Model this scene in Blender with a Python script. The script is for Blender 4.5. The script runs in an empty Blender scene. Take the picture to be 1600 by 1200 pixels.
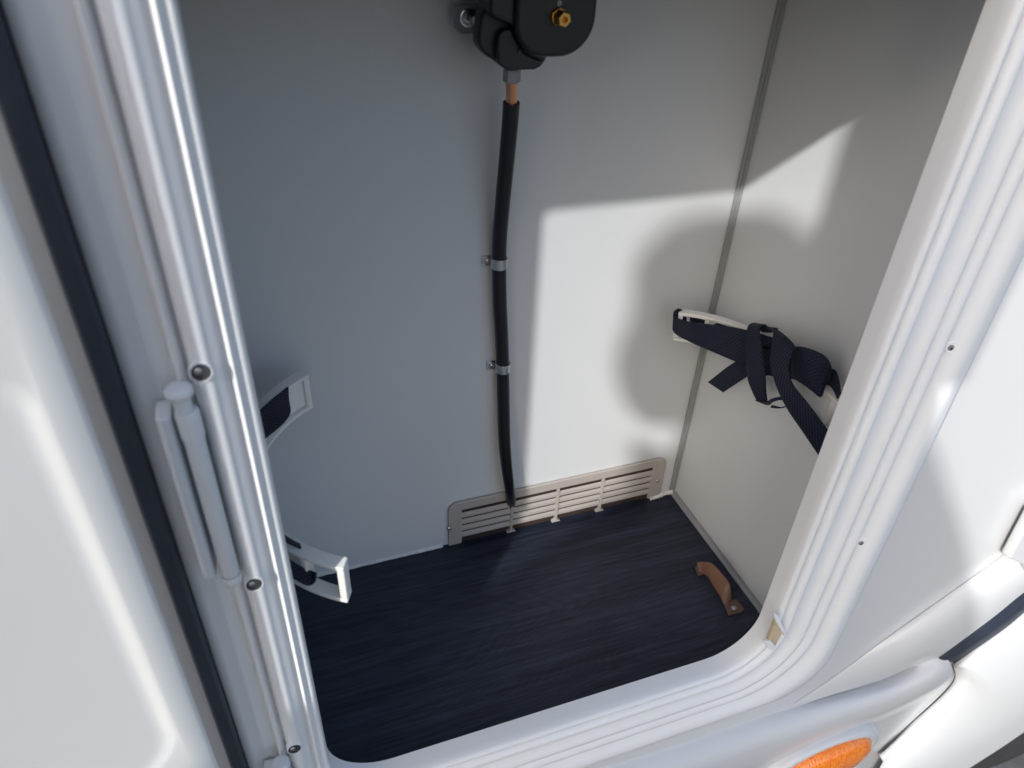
import bpy, bmesh, math, random
from mathutils import Vector, Matrix
random.seed(7)
S = bpy.context.scene
COL = S.collection
R = math.radians

# ------------------------------------------------------------------ camera
CZ = 1.5                                   # camera height above the ground
RX = Vector((0.9416, -0.3345, 0.0392)); RD = Vector((-0.1632, -0.5550, -0.8156)); RF = Vector((0.2945, 0.7616, -0.5772))
RF.normalize(); RX = (RX - RF * RX.dot(RF)).normalized(); RD = RF.cross(RX)
cd = bpy.data.cameras.new("camera"); cam = bpy.data.objects.new("camera", cd); COL.objects.link(cam)
m = Matrix((RX, -RD, -RF)).transposed().to_4x4(); m.translation = Vector((0, 0, CZ)); cam.matrix_world = m
cd.sensor_width = 36; cd.lens = 36 * 1150 / 1600; cd.clip_start = 0.01; cd.clip_end = 500
cd.dof.use_dof = True; cd.dof.focus_distance = 0.80; cd.dof.aperture_fstop = 8.0
S.camera = cam

# ------------------------------------------------------------------ light
SUN = Vector((-1.0, -1.0, 0.87)).normalized()          # towards the sun
elev = math.asin(SUN.z); az = math.atan2(SUN.x, SUN.y)
w = bpy.data.worlds.new("World"); S.world = w; w.use_nodes = True
nt = w.node_tree; bg = nt.nodes['Background']; sky = nt.nodes.new('ShaderNodeTexSky')
sky.sky_type = 'NISHITA'; sky.sun_disc = False; sky.sun_elevation = elev; sky.sun_rotation = az
sky.dust_density = 2.5; sky.air_density = 1.0
nt.links.new(sky.outputs[0], bg.inputs[0]); bg.inputs[1].default_value = 0.15
sl = bpy.data.lights.new("sun", 'SUN'); so = bpy.data.objects.new("sun", sl); COL.objects.link(so)
sl.energy = 2.1; sl.angle = R(1.3); sl.color = (1.0, 0.985, 0.945)
so.rotation_euler = (-SUN).to_track_quat('-Z', 'Y').to_euler(); so.location = SUN * 20
S.view_settings.view_transform = 'Standard'; S.view_settings.look = 'None'
S.view_settings.exposure = 0.92; S.view_settings.gamma = 1.0

# ------------------------------------------------------------------ helpers
def ray(px, py): return RX * (px - 800) + RD * (py - 600) + RF * 1150.0
def at_y(px, py, y): r = ray(px, py); r = r * (y / r.y); return Vector((r.x, r.y, r.z + CZ))
def at_x(px, py, x): r = ray(px, py); r = r * (x / r.x); return Vector((r.x, r.y, r.z + CZ))
def at_z(px, py, z): r = ray(px, py); r = r * (z / r.z); return Vector((r.x, r.y, r.z + CZ))
def W(x, y, z): return Vector((x, y, z + CZ))

def link(name, me, mat, parent=None, smooth=True):
    o = bpy.data.objects.new(name, me); COL.objects.link(o)
    if mat is not None and not me.materials: me.materials.append(mat)
    if smooth:
        for p in me.polygons: p.use_smooth = True
    if parent is not None: o.parent = parent; o.matrix_parent_inverse = parent.matrix_world.inverted()
    return o
def mesh(name, vs, fs, mat, parent=None, smooth=False):
    me = bpy.data.meshes.new(name); me.from_pydata([tuple(v) for v in vs], [], fs); me.validate(); me.update()
    bm = bmesh.new(); bm.from_mesh(me); bmesh.ops.recalc_face_normals(bm, faces=bm.faces); bm.to_mesh(me); bm.free()
    return link(name, me, mat, parent, smooth)
def bevel(o, wdt, seg=3):
    b = o.modifiers.new("b", 'BEVEL'); b.width = wdt; b.segments = seg; b.limit_method = 'ANGLE'; b.angle_limit = R(35)
    for p in o.data.polygons: p.use_smooth = True
    o.modifiers.new("wn", 'WEIGHTED_NORMAL').keep_sharp = True
    return o
def box(name, a, b, mat, parent=None, bv=0.0, seg=2):
    vs = [(x, y, z) for x in (a[0], b[0]) for y in (a[1], b[1]) for z in (a[2], b[2])]
    vs = [W(*v) for v in vs]
    fs = [(0, 1, 3, 2), (4, 6, 7, 5), (0, 4, 5, 1), (2, 3, 7, 6), (0, 2, 6, 4), (1, 5, 7, 3)]
    o = mesh(name, vs, fs, mat, parent)
    if bv: bevel(o, bv, seg)
    return o
def catmull(pts, n):
    pts = [Vector(p) for p in pts]; P = [pts[0] * 2 - pts[1]] + pts + [pts[-1] * 2 - pts[-2]]; out = []
    for i in range(1, len(P) - 2):
        for k in range(n):
            t = k / n; a, b, c, d = P[i-1], P[i], P[i+1], P[i+2]
            out.append(0.5 * ((2*b) + (c-a)*t + (2*a-5*b+4*c-d)*t*t + (3*b-a-3*c+d)*t*t*t))
    out.append(pts[-1]); return out
def tube(name, pts, rad, mat, parent=None, seg=20, caps=True):
    n = len(pts); rads = rad if isinstance(rad, (list, tuple)) else [rad] * n
    vs = []; fs = []; up = Vector((1, 0, 0.01))
    for i, p in enumerate(pts):
        t = (pts[min(i+1, n-1)] - pts[max(i-1, 0)]).normalized()
        a = (up - t * up.dot(t)).normalized(); up = a; b = t.cross(a)
        for k in range(seg):
            th = 2*math.pi*k/seg; vs.append(p + (a*math.cos(th) + b*math.sin(th)) * rads[i])
    for i in range(n-1):
        for k in range(seg):
            fs.append((i*seg+k, i*seg+(k+1) % seg, (i+1)*seg+(k+1) % seg, (i+1)*seg+k))
    if caps: fs.append(tuple(range(seg))[::-1]); fs.append(tuple((n-1)*seg+k for k in range(seg)))
    o = mesh(name, vs, fs, mat, parent, True)
    e = o.modifiers.new("e", 'EDGE_SPLIT'); e.split_angle = R(50)
    return o
def lathe(name, base, axis, prof, mat, parent=None, seg=32):
    """prof: list of (distance along the axis, radius)"""
    axis = axis.normalized(); a = axis.orthogonal().normalized(); b = axis.cross(a); vs = []; fs = []
    for (d, r) in prof:
        for k in range(seg):
            th = 2*math.pi*k/seg; vs.append(base + axis*d + (a*math.cos(th)+b*math.sin(th))*max(r, 1e-5))
    for i in range(len(prof)-1):
        for k in range(seg): fs.append((i*seg+k, i*seg+(k+1) % seg, (i+1)*seg+(k+1) % seg, (i+1)*seg+k))
    fs.append(tuple(range(seg))[::-1]); fs.append(tuple((len(prof)-1)*seg+k for k in range(seg)))
    o = mesh(name, vs, fs, mat, parent, True)
    e = o.modifiers.new("e", 'EDGE_SPLIT'); e.split_angle = R(40)
    return o
def loft(name, curves, mat, parent=None, closed=False, sub=1, cap=False):
    n = len(curves[0]); vs = [v for c in curves for v in c]; fs = []
    for i in range(len(curves)-1):
        for k in range(n - (0 if closed else 1)):
            fs.append((i*n+k, i*n+(k+1) % n, (i+1)*n+(k+1) % n, (i+1)*n+k))
    if cap: fs.append(tuple(range(n))[::-1]); fs.append(tuple((len(curves)-1)*n+k for k in range(n)))
    return mesh(name, vs, fs, mat, parent, True)
def prism(name, outline, direction, mat, parent=None, bv=0.0, smooth=False):
    """closed outline of points pushed along a direction"""
    n = len(outline); vs = list(outline) + [p + direction for p in outline]
    fs = [tuple(range(n))[::-1], tuple(range(n, 2*n))] + [(i, (i+1) % n, n+(i+1) % n, n+i) for i in range(n)]
    o = mesh(name, vs, fs, mat, parent)
    if bv: bevel(o, bv, 3)
    return o
def empty(name, loc, label, cat, group=None):
    o = bpy.data.objects.new(name, None); COL.objects.link(o); o.location = loc; o.empty_display_size = .05
    o['label'] = label; o['category'] = cat
    if group: o['group'] = group
    bpy.context.view_layer.update(); return o
def tag(o, label, cat, group=None):
    o['label'] = label; o['category'] = cat
    if group: o['group'] = group
    return o
def struct(o): o['kind'] = 'structure'; return o

# ------------------------------------------------------------------ materials
def mat(name, col, rough=.4, metal=0.0, bump=None, var=None, coat=0.0, spec=0.5, rvar=None, trans=0.0, emit=None):
    m = bpy.data.materials.new(name); m.use_nodes = True; n = m.node_tree.nodes; l = m.node_tree.links
    b = n['Principled BSDF']; b.inputs['Base Color'].default_value = (*col, 1); b.inputs['Roughness'].default_value = rough
    b.inputs['Metallic'].default_value = metal; b.inputs['Coat Weight'].default_value = coat; b.inputs['Coat Roughness'].default_value = .14
    b.inputs['Specular IOR Level'].default_value = spec; b.inputs['Transmission Weight'].default_value = trans
    tc = n.new('ShaderNodeTexCoord')
    if bump:
        sc, st = bump; t = n.new('ShaderNodeTexNoise'); t.inputs['Scale'].default_value = sc; t.inputs['Detail'].default_value = 4
        l.new(tc.outputs['Object'], t.inputs['Vector']); bp = n.new('ShaderNodeBump'); bp.inputs['Strength'].default_value = st
        bp.inputs['Distance'].default_value = .002; l.new(t.outputs['Fac'], bp.inputs['Height']); l.new(bp.outputs[0], b.inputs['Normal'])
    if var:
        sc, amt = var; t = n.new('ShaderNodeTexNoise'); t.inputs['Scale'].default_value = sc; t.inputs['Detail'].default_value = 6
        l.new(tc.outputs['Object'], t.inputs['Vector']); r = n.new('ShaderNodeMapRange')
        r.inputs[1].default_value = .3; r.inputs[2].default_value = .7; r.inputs[3].default_value = 1-amt; r.inputs[4].default_value = 1+amt
        l.new(t.outputs['Fac'], r.inputs[0]); mx = n.new('ShaderNodeVectorMath'); mx.operation = 'SCALE'
        mx.inputs[0].default_value = col; l.new(r.outputs[0], mx.inputs['Scale']); l.new(mx.outputs[0], b.inputs['Base Color'])
    if rvar:
        sc, lo, hi = rvar; t = n.new('ShaderNodeTexNoise'); t.inputs['Scale'].default_value = sc; t.inputs['Detail'].default_value = 5
        l.new(tc.outputs['Object'], t.inputs['Vector']); r = n.new('ShaderNodeMapRange')
        r.inputs[1].default_value = .35; r.inputs[2].default_value = .65; r.inputs[3].default_value = lo; r.inputs[4].default_value = hi
        l.new(t.outputs['Fac'], r.inputs[0]); l.new(r.outputs[0], b.inputs['Roughness'])
    return m
M = {}
M['gelcoat'] = mat("white_gelcoat", (.545, .56, .575), .3, coat=.2, bump=(3.0, .012), rvar=(2.5, .28, .32), var=(2, .012))
M['frame'] = mat("white_frame_plastic", (.74, .75, .76), .42, coat=.05, rvar=(14, .38, .48), var=(5, .02), bump=(7.0, .05))
M['door'] = mat("white_door_plastic", (.72, .73, .72), .6, spec=.3, rvar=(5, .55, .65), var=(3, .02), bump=(4.0, .08))
M['hinge'] = mat("grey_hinge_plastic", (.64, .66, .68), .45, bump=(60, .05), var=(20, .03))
M['wall'] = mat("locker_laminate", (.55, .567, .582), .42, bump=(240, .05), var=(2.5, .02), rvar=(6, .38, .5))
M['trim'] = mat("grey_corner_trim", (.24, .25, .26), .4, var=(30, .05))
M['sealant'] = mat("white_sealant", (.62, .62, .60), .5, bump=(90, .35), var=(60, .08))
M['vent'] = mat("beige_vent_plastic", (.355, .325, .30), .45, bump=(300, .05), var=(20, .03))
M['vent_dark'] = mat("vent_recess_shade", (.03, .016, .012), .8, var=(40, .3))  # brown with the shade of the vent recess put into it
M['rubber'] = mat("black_rubber", (.003, .0045, .009), .4, bump=(150, .1), var=(60, .15))
M['seal'] = mat("black_seal_rubber", (.016, .023, .04), .5, bump=(80, .1), var=(30, .15))
M['blackbox'] = mat("black_satin_plastic", (.0025, .0045, .011), .38, bump=(300, .06), var=(40, .15))
M['plastic2'] = mat("dark_grey_plastic", (.0045, .007, .014), .42, bump=(300, .06), var=(40, .12))
M['copper'] = mat("copper_pipe", (.72, .36, .22), .28, metal=1, var=(60, .15))
M['brass'] = mat("brass", (.80, .48, .14), .3, metal=1, var=(60, .1))
M['zinc'] = mat("zinc_plated_steel", (.55, .58, .60), .3, metal=1, var=(80, .12), rvar=(60, .2, .45))
M['steel'] = mat("screw_steel", (.5, .5, .5), .3, metal=1)
M['dark'] = mat("dark_hole", (.03, .03, .035), .7, var=(60, .2))  # shade of holes put into the colour; also wheel liner and joint line
M['recess_shade'] = mat("recess_shade_grey", (.22, .23, .24), .6, var=(90, .2))  # frame plastic darkened as if shaded inside the screw holes
M['rail'] = mat("white_rail_plastic", (.70, .70, .68), .42, bump=(120, .05), var=(20, .02))
M['brown'] = mat("brown_tab_plastic", (.17, .085, .05), .5, bump=(200, .1), var=(60, .12))
M['foot'] = mat("brown_foot_plastic", (.13, .08, .055), .5, var=(60, .12))
M['beige'] = mat("bare_beige_foam", (.50, .40, .27), .8, bump=(300, .4), var=(120, .12))
M['amber'] = mat("amber_lens", (.75, .16, .01), .12, coat=.6, spec=.6)
M['tyre'] = mat("tyre_rubber", (.015, .015, .017), .7, bump=(80, .3), var=(30, .2))
M['ground'] = mat("gravel_ground", (.09, .095, .10), .9, bump=(60, .8), var=(25, .25))

def floor_mat():
    m = bpy.data.materials.new("dark_oak_vinyl"); m.use_nodes = True; n = m.node_tree.nodes; l = m.node_tree.links; b = n['Principled BSDF']
    tc = n.new('ShaderNodeTexCoord')
    def noise(scale3, scale, det, rough=.6, dist=0.0):
        mp = n.new('ShaderNodeMapping'); mp.inputs['Scale'].default_value = scale3; l.new(tc.outputs['Object'], mp.inputs[0])
        t = n.new('ShaderNodeTexNoise'); t.inputs['Scale'].default_value = scale; t.inputs['Detail'].default_value = det
        t.inputs['Roughness'].default_value = rough; t.inputs['Distortion'].default_value = dist; l.new(mp.outputs[0], t.inputs[0]); return t.outputs['Fac']
    def mth(op, x, y):
        q = n.new('ShaderNodeMath'); q.operation = op
        for i, v in enumerate((x, y)):
            if isinstance(v, (int, float)): q.inputs[i].default_value = v
            else: l.new(v, q.inputs[i])
        return q.outputs[0]
    # cathedral rings: contour lines of a stretched noise field
    field = noise((1.6, 7.5, 7.5), 1.0, 2, .4, .4)
    sx = n.new('ShaderNodeSeparateXYZ'); l.new(tc.outputs['Object'], sx.inputs[0])
    ph = mth('ADD', mth('MULTIPLY', field, 330), mth('MULTIPLY', sx.outputs[1], 520))
    rings = mth('ADD', mth('MULTIPLY', mth('SINE', ph, 0), .09), .91)
    fibre = noise((8, 165, 165), 1.0, 6, .72); pores = noise((30, 600, 600), 1.0, 2, .5); broad = noise((3, 16, 16), 1.0, 5, .65)
    h = mth('ADD', mth('MULTIPLY', mth('MULTIPLY', rings, fibre), .75), mth('MULTIPLY', mth('MULTIPLY', fibre, broad), .9))
    h2 = mth('MULTIPLY', h, mth('ADD', mth('MULTIPLY', pores, .8), .6))
    cr = n.new('ShaderNodeValToRGB'); cr.color_ramp.elements[0].position = .30; cr.color_ramp.elements[0].color = (.0035, .0056, .0120, 1)
    cr.color_ramp.elements[1].position = .80; cr.color_ramp.elements[1].color = (.028, .037, .062, 1)
    l.new(h2, cr.inputs[0]); l.new(cr.outputs[0], b.inputs['Base Color'])
    b.inputs['Roughness'].default_value = .48; b.inputs['Specular IOR Level'].default_value = .38
    bp = n.new('ShaderNodeBump'); bp.inputs['Strength'].default_value = .5; bp.inputs['Distance'].default_value = .0006
    l.new(h2, bp.inputs['Height']); l.new(bp.outputs[0], b.inputs['Normal']); return m
M['floor'] = floor_mat()
def web_mat():
    m = bpy.data.materials.new("navy_webbing"); m.use_nodes = True; n = m.node_tree.nodes; l = m.node_tree.links; b = n['Principled BSDF']
    uv = n.new('ShaderNodeUVMap')
    mp = n.new('ShaderNodeMapping'); mp.inputs['Scale'].default_value = (1, 1, 1); l.new(uv.outputs[0], mp.inputs[0])
    sx = n.new('ShaderNodeSeparateXYZ'); l.new(mp.outputs[0], sx.inputs[0])
    def wave(o, k, ph=0.0):
        a = n.new('ShaderNodeMath'); a.operation = 'MULTIPLY_ADD'; l.new(o, a.inputs[0]); a.inputs[1].default_value = k; a.inputs[2].default_value = ph
        s = n.new('ShaderNodeMath'); s.operation = 'SINE'; l.new(a.outputs[0], s.inputs[0]); return s.outputs[0]
    # UV in metres: u along, v across
    a = wave(sx.outputs[0], 2*math.pi/.0048); c = wave(sx.outputs[1], 2*math.pi/.0040)
    p = n.new('ShaderNodeMath'); p.operation = 'MULTIPLY'; l.new(a, p.inputs[0]); l.new(c, p.inputs[1])
    r = n.new('ShaderNodeMapRange'); r.inputs[1].default_value = .2; r.inputs[2].default_value = 1.0; l.new(p.outputs[0], r.inputs[0])
    cr = n.new('ShaderNodeValToRGB'); cr.color_ramp.elements[0].color = (.002, .004, .013, 1); cr.color_ramp.elements[1].color = (.014, .025, .07, 1)
    l.new(r.outputs[0], cr.inputs[0]); l.new(cr.outputs[0], b.inputs['Base Color']); b.inputs['Roughness'].default_value = .62
    b.inputs['Specular IOR Level'].default_value = .3
    bp = n.new('ShaderNodeBump'); bp.inputs['Strength'].default_value = .5; bp.inputs['Distance'].default_value = .0006
    l.new(p.outputs[0], bp.inputs['Height']); l.new(bp.outputs[0], b.inputs['Normal']); return m
M['web'] = web_mat()

# ------------------------------------------------------------------ numbers of the place (relative to the camera height)
YB = .6266; XR = .49; XL = -.05; ZF = -.7091; ZT = .20; YF = .36
OX0, OX1, OZ0, OZ1 = -.0145, .4248, -.673, -.026      # clear opening
SK = .352                                             # outer skin of the side

# ------------------------------------------------------------------ locker shell
T = .02
bw = struct(box('back_wall', (XL-T, YB, ZF), (XR+T, YB+T, ZT), M['wall']))
rw = struct(box('right_wall', (XR, YF, ZF), (XR+T, YB-.0002, ZT), M['wall']))
lw = struct(box('left_wall', (XL-T, YF, ZF), (XL, YB-.0002, ZT), M['wall']))
cl = struct(box('ceiling', (XL-T, YF, ZT+.0002), (XR+T, YB+T, ZT+T), M['wall']))
fl = struct(box('floor', (XL-T, YF, ZF-T), (XR+T, YB+T, ZF), M['floor']))

# corner trims and sealant
def line_strip(name, pts, r, m_, label, cat, seg=10, wob=0.0):
    pp = catmull(pts, 14) if len(pts) > 2 else [pts[0].lerp(pts[1], i/30) for i in range(31)]
    rr = [r * (1 + wob*random.uniform(-1, 1)) for _ in pp]
    return tag(tube(name, pp, rr, m_, seg=seg), label, cat)
o = prism('corner_trim', [W(XR-.0065, YB-.0008, ZF+.001), W(XR-.0065, YB-.0022, ZF+.001), W(XR-.003, YB-.003, ZF+.001), W(XR-.003, YB-.0055, ZF+.001), W(XR-.0005, YB-.0065, ZF+.001), W(XR-.0002, YB-.0002, ZF+.001)],
          Vector((0, 0, ZT-ZF-.002)), M['trim'])
bevel(o, .0006, 2); tag(o, 'thin grey trim strip up the corner between the back wall and the right wall', 'trim strip')
line_strip('sealant_bead', [W(.158, YB-.001, ZF+.0015), W(-.048, YB-.001, ZF+.0015)], .0032, M['sealant'], 'white sealant bead along the floor, left of the vent grille', 'sealant', wob=.12)
line_strip('sealant_bead', [W(.452, YB-.004, ZF+.001), W(.468, YB-.003, ZF+.002), W(.476, YB-.002, ZF+.0035), W(.487, YB-.003, ZF+.003)], .0034, M['sealant'], 'lumpy white sealant in the corner right of the vent grille', 'sealant', wob=.25)
o = prism('floor_trim', [W(XR, YF+.002, ZF+.0003), W(XR-.005, YF+.002, ZF+.0003), W(XR-.005, YF+.002, ZF+.0018), W(XR-.0015, YF+.002, ZF+.004), W(XR-.0003, YF+.002, ZF+.008), W(XR, YF+.002, ZF+.008)],
          Vector((0, YB-YF-.009, 0)), M['trim']); tag(o, 'slim grey edging along the foot of the right wall', 'trim strip')

# ------------------------------------------------------------------ door frame: nested rings round the opening
PR = [(0, 0), (0, .012), (.0003, .0185), (.0015, .0212), (.004, .0222), (.0068, .0212), (.0082, .0155), (.0108, .0155), (.0122, .0205), (.0145, .0228), (.0178, .0236),
      (.0205, .0226), (.0228, .0178), (.025, .0162), (.032, .0158), (.039, .0158), (.0425, .0182), (.0465, .0207), (.0505, .0202), (.0535, .0162), (.056, .0148), (.0585, .0148),
      (.0615, .0172), (.0655, .0192), (.0695, .0186), (.0725, .0152), (.0755, .0140), (.0800, .0142), (.0850, .0178), (.0915, .0205), (.099, .0198), (.107, .0160), (.114, .0125), (.1205, .0108), (.1215, .0075)]
PL = [(0, 0), (0, .010), (.0004, .0145), (.0014, .0160), (.003, .0164), (.0048, .0166), (.0060, .0190), (.0073, .0200), (.0086, .0190), (.0100, .0165), (.0122, .0160), (.0140, .0185),
      (.0152, .0222), (.0168, .0252), (.0190, .0268), (.0215, .0274), (.0240, .0268), (.0262, .0245), (.0276, .0210), (.0284, .0150), (.0290, .0135), (.0302, .0135), (.0307, .0190), (.0322, .0208),
      (.0338, .0208), (.0348, .0190), (.0352, .0125), (.0372, .0125), (.0400, .0134), (.0438, .0133), (.0446, .0138), (.0460, .0134), (.0530, .0132), (.0596, .0126), (.0604, .0085)]
assert len(PR) == len(PL)
def ring(uR, hR, uL, hL, r):
    x0, x1, z0, z1 = OX0-uL, OX1+uR, OZ0-uR, OZ1+uR; pts = []
    def add(x, z, wgt): pts.append(W(x, YF - (hR*(1-wgt)+hL*wgt), z))
    def arc(cx, cz, a0, w0, w1, n=14, r=r):
        for i in range(n+1):
            t = i/n; a = R(a0 + 90*t); add(cx + r*math.cos(a), cz + r*math.sin(a), w0+(w1-w0)*t)
    rt = r*.22; arc(x1-rt, z1-rt, 0, 0, 0, 14, rt)
    for i in range(1, 8): add(x1-rt+(x0+rt-(x1-rt))*i/8, z1, 0)
    arc(x0+rt, z1-rt, 90, 0, 1, 14, rt)
    for i in range(1, 8): add(x0, z1-rt+(z0+r-(z1-rt))*i/8, 1)
    arc(x0+r, z0+r, 180, 1, 0)
    for i in range(1, 8): add(x0+r+(x1-r-(x0+r))*i/8, z0, 0)
    arc(x1-r, z0+r, 270, 0, 0)
    for i in range(1, 8): add(x1, z0+r+(z1-rt-(z0+r))*i/8, 0)
    return pts
fr = empty('door_frame', W(.205, .345, OZ0), 'white ribbed plastic frame with rounded corners round the locker opening', 'door frame')
def rad_of(u): return .055 + .42*min(u, .065) - .25*max(0, u-.065)
split = 6
rings = [ring(a, b, c, d, rad_of(a)) for (a, b), (c, d) in zip(PR, PL)]
loft('reveal', rings[:split+2], M['frame'], fr, closed=True)
loft('ribbed_surround', rings[split+1:], M['frame'], fr, closed=True)
# outer apron of the frame below the sill, running down to the lower moulding
# ------------------------------------------------------------------ screws of the frame
def hole_screw(p, ax, r, parent, metal=True):
    s = lathe('screw_hole', p, ax, [(-.005, r*1.16), (.0006, r*1.16), (.0011, r*1.08), (.0011, r), (.0004, r*.96)], M['frame'], parent, 24)
    lathe('recess_shade', p, ax, [(-.004, r*(.97 if metal else .62)), (.0009, r*(.97 if metal else .62))], M['dark'] if metal else M['recess_shade'], s, 24)  # frame is not cut: disc colour stands for shade in the hole
    lathe('screw', p + (Vector((-.0012, 0, .0010)) if metal else Vector((.0006, 0, -.0008))), ax, [(-.001, r*.36), (.0010, r*.36), (.0015, r*.2), (.0016, r*.1)], M['steel'] if metal else M['dark'], s, 20)  # without metal, a small dark disc for the shade of an open hole
for q, (px, py) in enumerate([(1485, 543), (1345, 848), (1245, 1063)]):
    hole_screw(at_y(px, py, YF-.0148), Vector((-.25, -1, .1)), .0042, fr, False)
for px, py in [(314, 581), (397, 912), (460, 1169)]:
    hole_screw(at_y(px, py, YF-.0272), Vector((.05, -1, .12)), .0049, fr, True)

# broken trim at the lower right corner
bt = [at_y(*p, YF-.0240) for p in [(1211, 970), (1223, 985), (1209, 1014), (1199, 1003)]]
o = prism('bare_patch', bt, Vector((0, .0035, 0)), M['beige'], fr)
sv = [at_y(*p, YF-.0255) for p in [(1210, 962), (1216, 962), (1229, 990), (1232, 1001), (1226, 994), (1211, 969)]]
o = prism('trim_end', sv, Vector((0, .004, 0)), M['frame'], fr, .0006)
sv = [at_y(*p, YF-.0250) for p in [(1194, 1003), (1204, 1001), (1212, 1010), (1210, 1018), (1200, 1013)]]
o = prism('trim_end', sv, Vector((0, .004, 0)), M['frame'], fr, .0006)

# ------------------------------------------------------------------ body skin
def skin():
    x0, x1, z0, z1 = OX0-.050, OX1+.105, OZ0-.105, OZ1+.105
    X = [-1.6, x0, x1, 2.6]; Z = [-1.15, z0, z1, 1.2]; vs = []; fs = []
    for y in (SK, SK+.004):
        for z in Z:
            for x in X: vs.append(W(x, y, z))
    for s in (0, 16):
        for i in range(3):
            for j in range(3):
                if i == 1 and j == 1: continue
                a = s+j*4+i; fs.append((a, a+1, a+5, a+4))
    for a, b in ((0, 1), (1, 2), (2, 3), (12, 13), (13, 14), (14, 15), (0, 4), (4, 8), (8, 12), (3, 7), (7, 11), (11, 15), (5, 6), (9, 10), (5, 9), (6, 10)):
        fs.append((a, b, b+16, a+16))
    return mesh('side_panel', vs, fs, M['gelcoat'])
tag(skin(), 'smooth glossy white side panel of the caravan around the locker door frame', 'caravan panel')
o = box('roof_panel', (-1.6, SK+.005, 1.21), (2.6, SK+2.2, 1.24), M['gelcoat']); tag(o, 'flat white roof of the caravan above the side panel', 'roof')

# ------------------------------------------------------------------ open door on the left
TH = R(153); DD = Vector((math.cos(TH), -math.sin(TH), 0)); DN = Vector((-math.sin(TH)*-1, math.cos(TH), 0))   # along the leaf, out of its inner face
DN = Vector((math.sin(TH), math.cos(TH), 0))
D0 = W(-.0783, .2885, 0)                                  # inner face, hinge side edge
door = empty('locker_door', W(-.074, .33, -.69), 'open white locker door with a pressed panel line, left of the opening', 'door')
def dp(d, z, h): return D0 + DD*d + DN*h + Vector((0, 0, z))
def door_ring(i, h, r, iz=None, it=None):
    d0, d1, z0, z1 = i, .50-i, -.700+(iz if iz is not None else i), .04-(it if it is not None else i); pts = []
    for cx, cz, a0 in ((d1-r, z1-r, 0), (d0+r, z1-r, 90), (d0+r, z0+r, 180), (d1-r, z0+r, 270)):
        for k in range(9):
            a = R(a0+90*k/8); pts.append(dp(cx+r*math.cos(a), cz+r*math.sin(a), h))
    return pts
spec = [(0, -.030, .02, 0), (0, -.003, .02, 0), (.001, -.0008, .02, .001), (.003, 0, .02, .003), (.0135, .0, .02, .22, .17), (.0150, -.0002, .022, .2515, .2005), (.0172, -.0008, .022, .2537, .2027), (.0197, -.0017, .022, .2562, .2052),
        (.0222, -.0022, .022, .2587, .2077), (.026, -.0023, .022, .262, .211), (.09, -.0023, .02, .33, .27), (.16, -.0023, .02, .35, .30)]
rs = [door_ring(*s) for s in spec]
loft('panel', rs, M['door'], door, closed=True, cap=True)
# door seal: black rubber bulb between the leaf and the frame
def seal_pts(cx, cy, z0=-.90, z1=.02): return [W(cx, cy, z0 + (z1-z0)*i/12) for i in range(13)]
o = prism('seal', [W(-.0742, .341, -.9), W(-.0752, .3445, -.9), W(-.0756, .3515, -.9), W(-.0862, .3515, -.9), W(-.0858, .3425, -.9), W(-.0838, .3385, -.9), W(-.0765, .3375, -.9)], Vector((0, 0, .95)), M['seal'], door, .001)

# hinges
def hinge(zoff, label):
    k = Vector((0, 0, zoff))
    h = empty('hinge', at_y(330, 760, .33)+k, label, 'hinge', 'hinges of the locker door')
    top = at_y(291, 640, .330); bot = at_y(360, 897, .330); bot.x = top.x
    A = Vector((0, 0, 1)); L = top.z-bot.z; base = bot+k
    lathe('barrel', base, A, [(0, .003), (.001, .0048), (.003, .0052), (L-.017, .0052), (L-.0165, .0060), (L-.002, .0060), (L, .0054)], M['hinge'], h, 40)
    lathe('pin', base+A*(L+.0002)+Vector((-.0010, 0, 0)), A, [(0, .0042), (.0085, .0042), (.0090, .0060), (.0100, .0068), (.0124, .0068), (.0140, .0056), (.0146, .0030)], M['hinge'], h, 32)
    lathe('foot_boss', base-A*.0002, -A, [(0, .0052), (.002, .0060), (.006, .0056), (.0085, .0035), (.009, .001)], M['hinge'], h, 28)
    a = at_y(241, 658, .327); b = at_y(269, 658, .327)
    z1 = a.z+zoff; z0 = at_y(330, 906, .327).z+zoff
    vs = [Vector((a.x, .345, z0)), Vector((a.x, .330, z0)), Vector((a.x+.002, .327, z0)), Vector((b.x-.0018, .327, z0)), Vector((b.x-.0003, .3295, z0)), Vector((b.x, .345, z0))]
    o = prism('leaf', vs, Vector((0, 0, z1-z0)), M['hinge'], h, .0012)
    return h
hinge(0, 'pale grey plastic barrel hinge in the middle of the left frame, between two screws')
hinge(-.3555, 'pale grey plastic barrel hinge low on the left frame, mostly below the picture')

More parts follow.
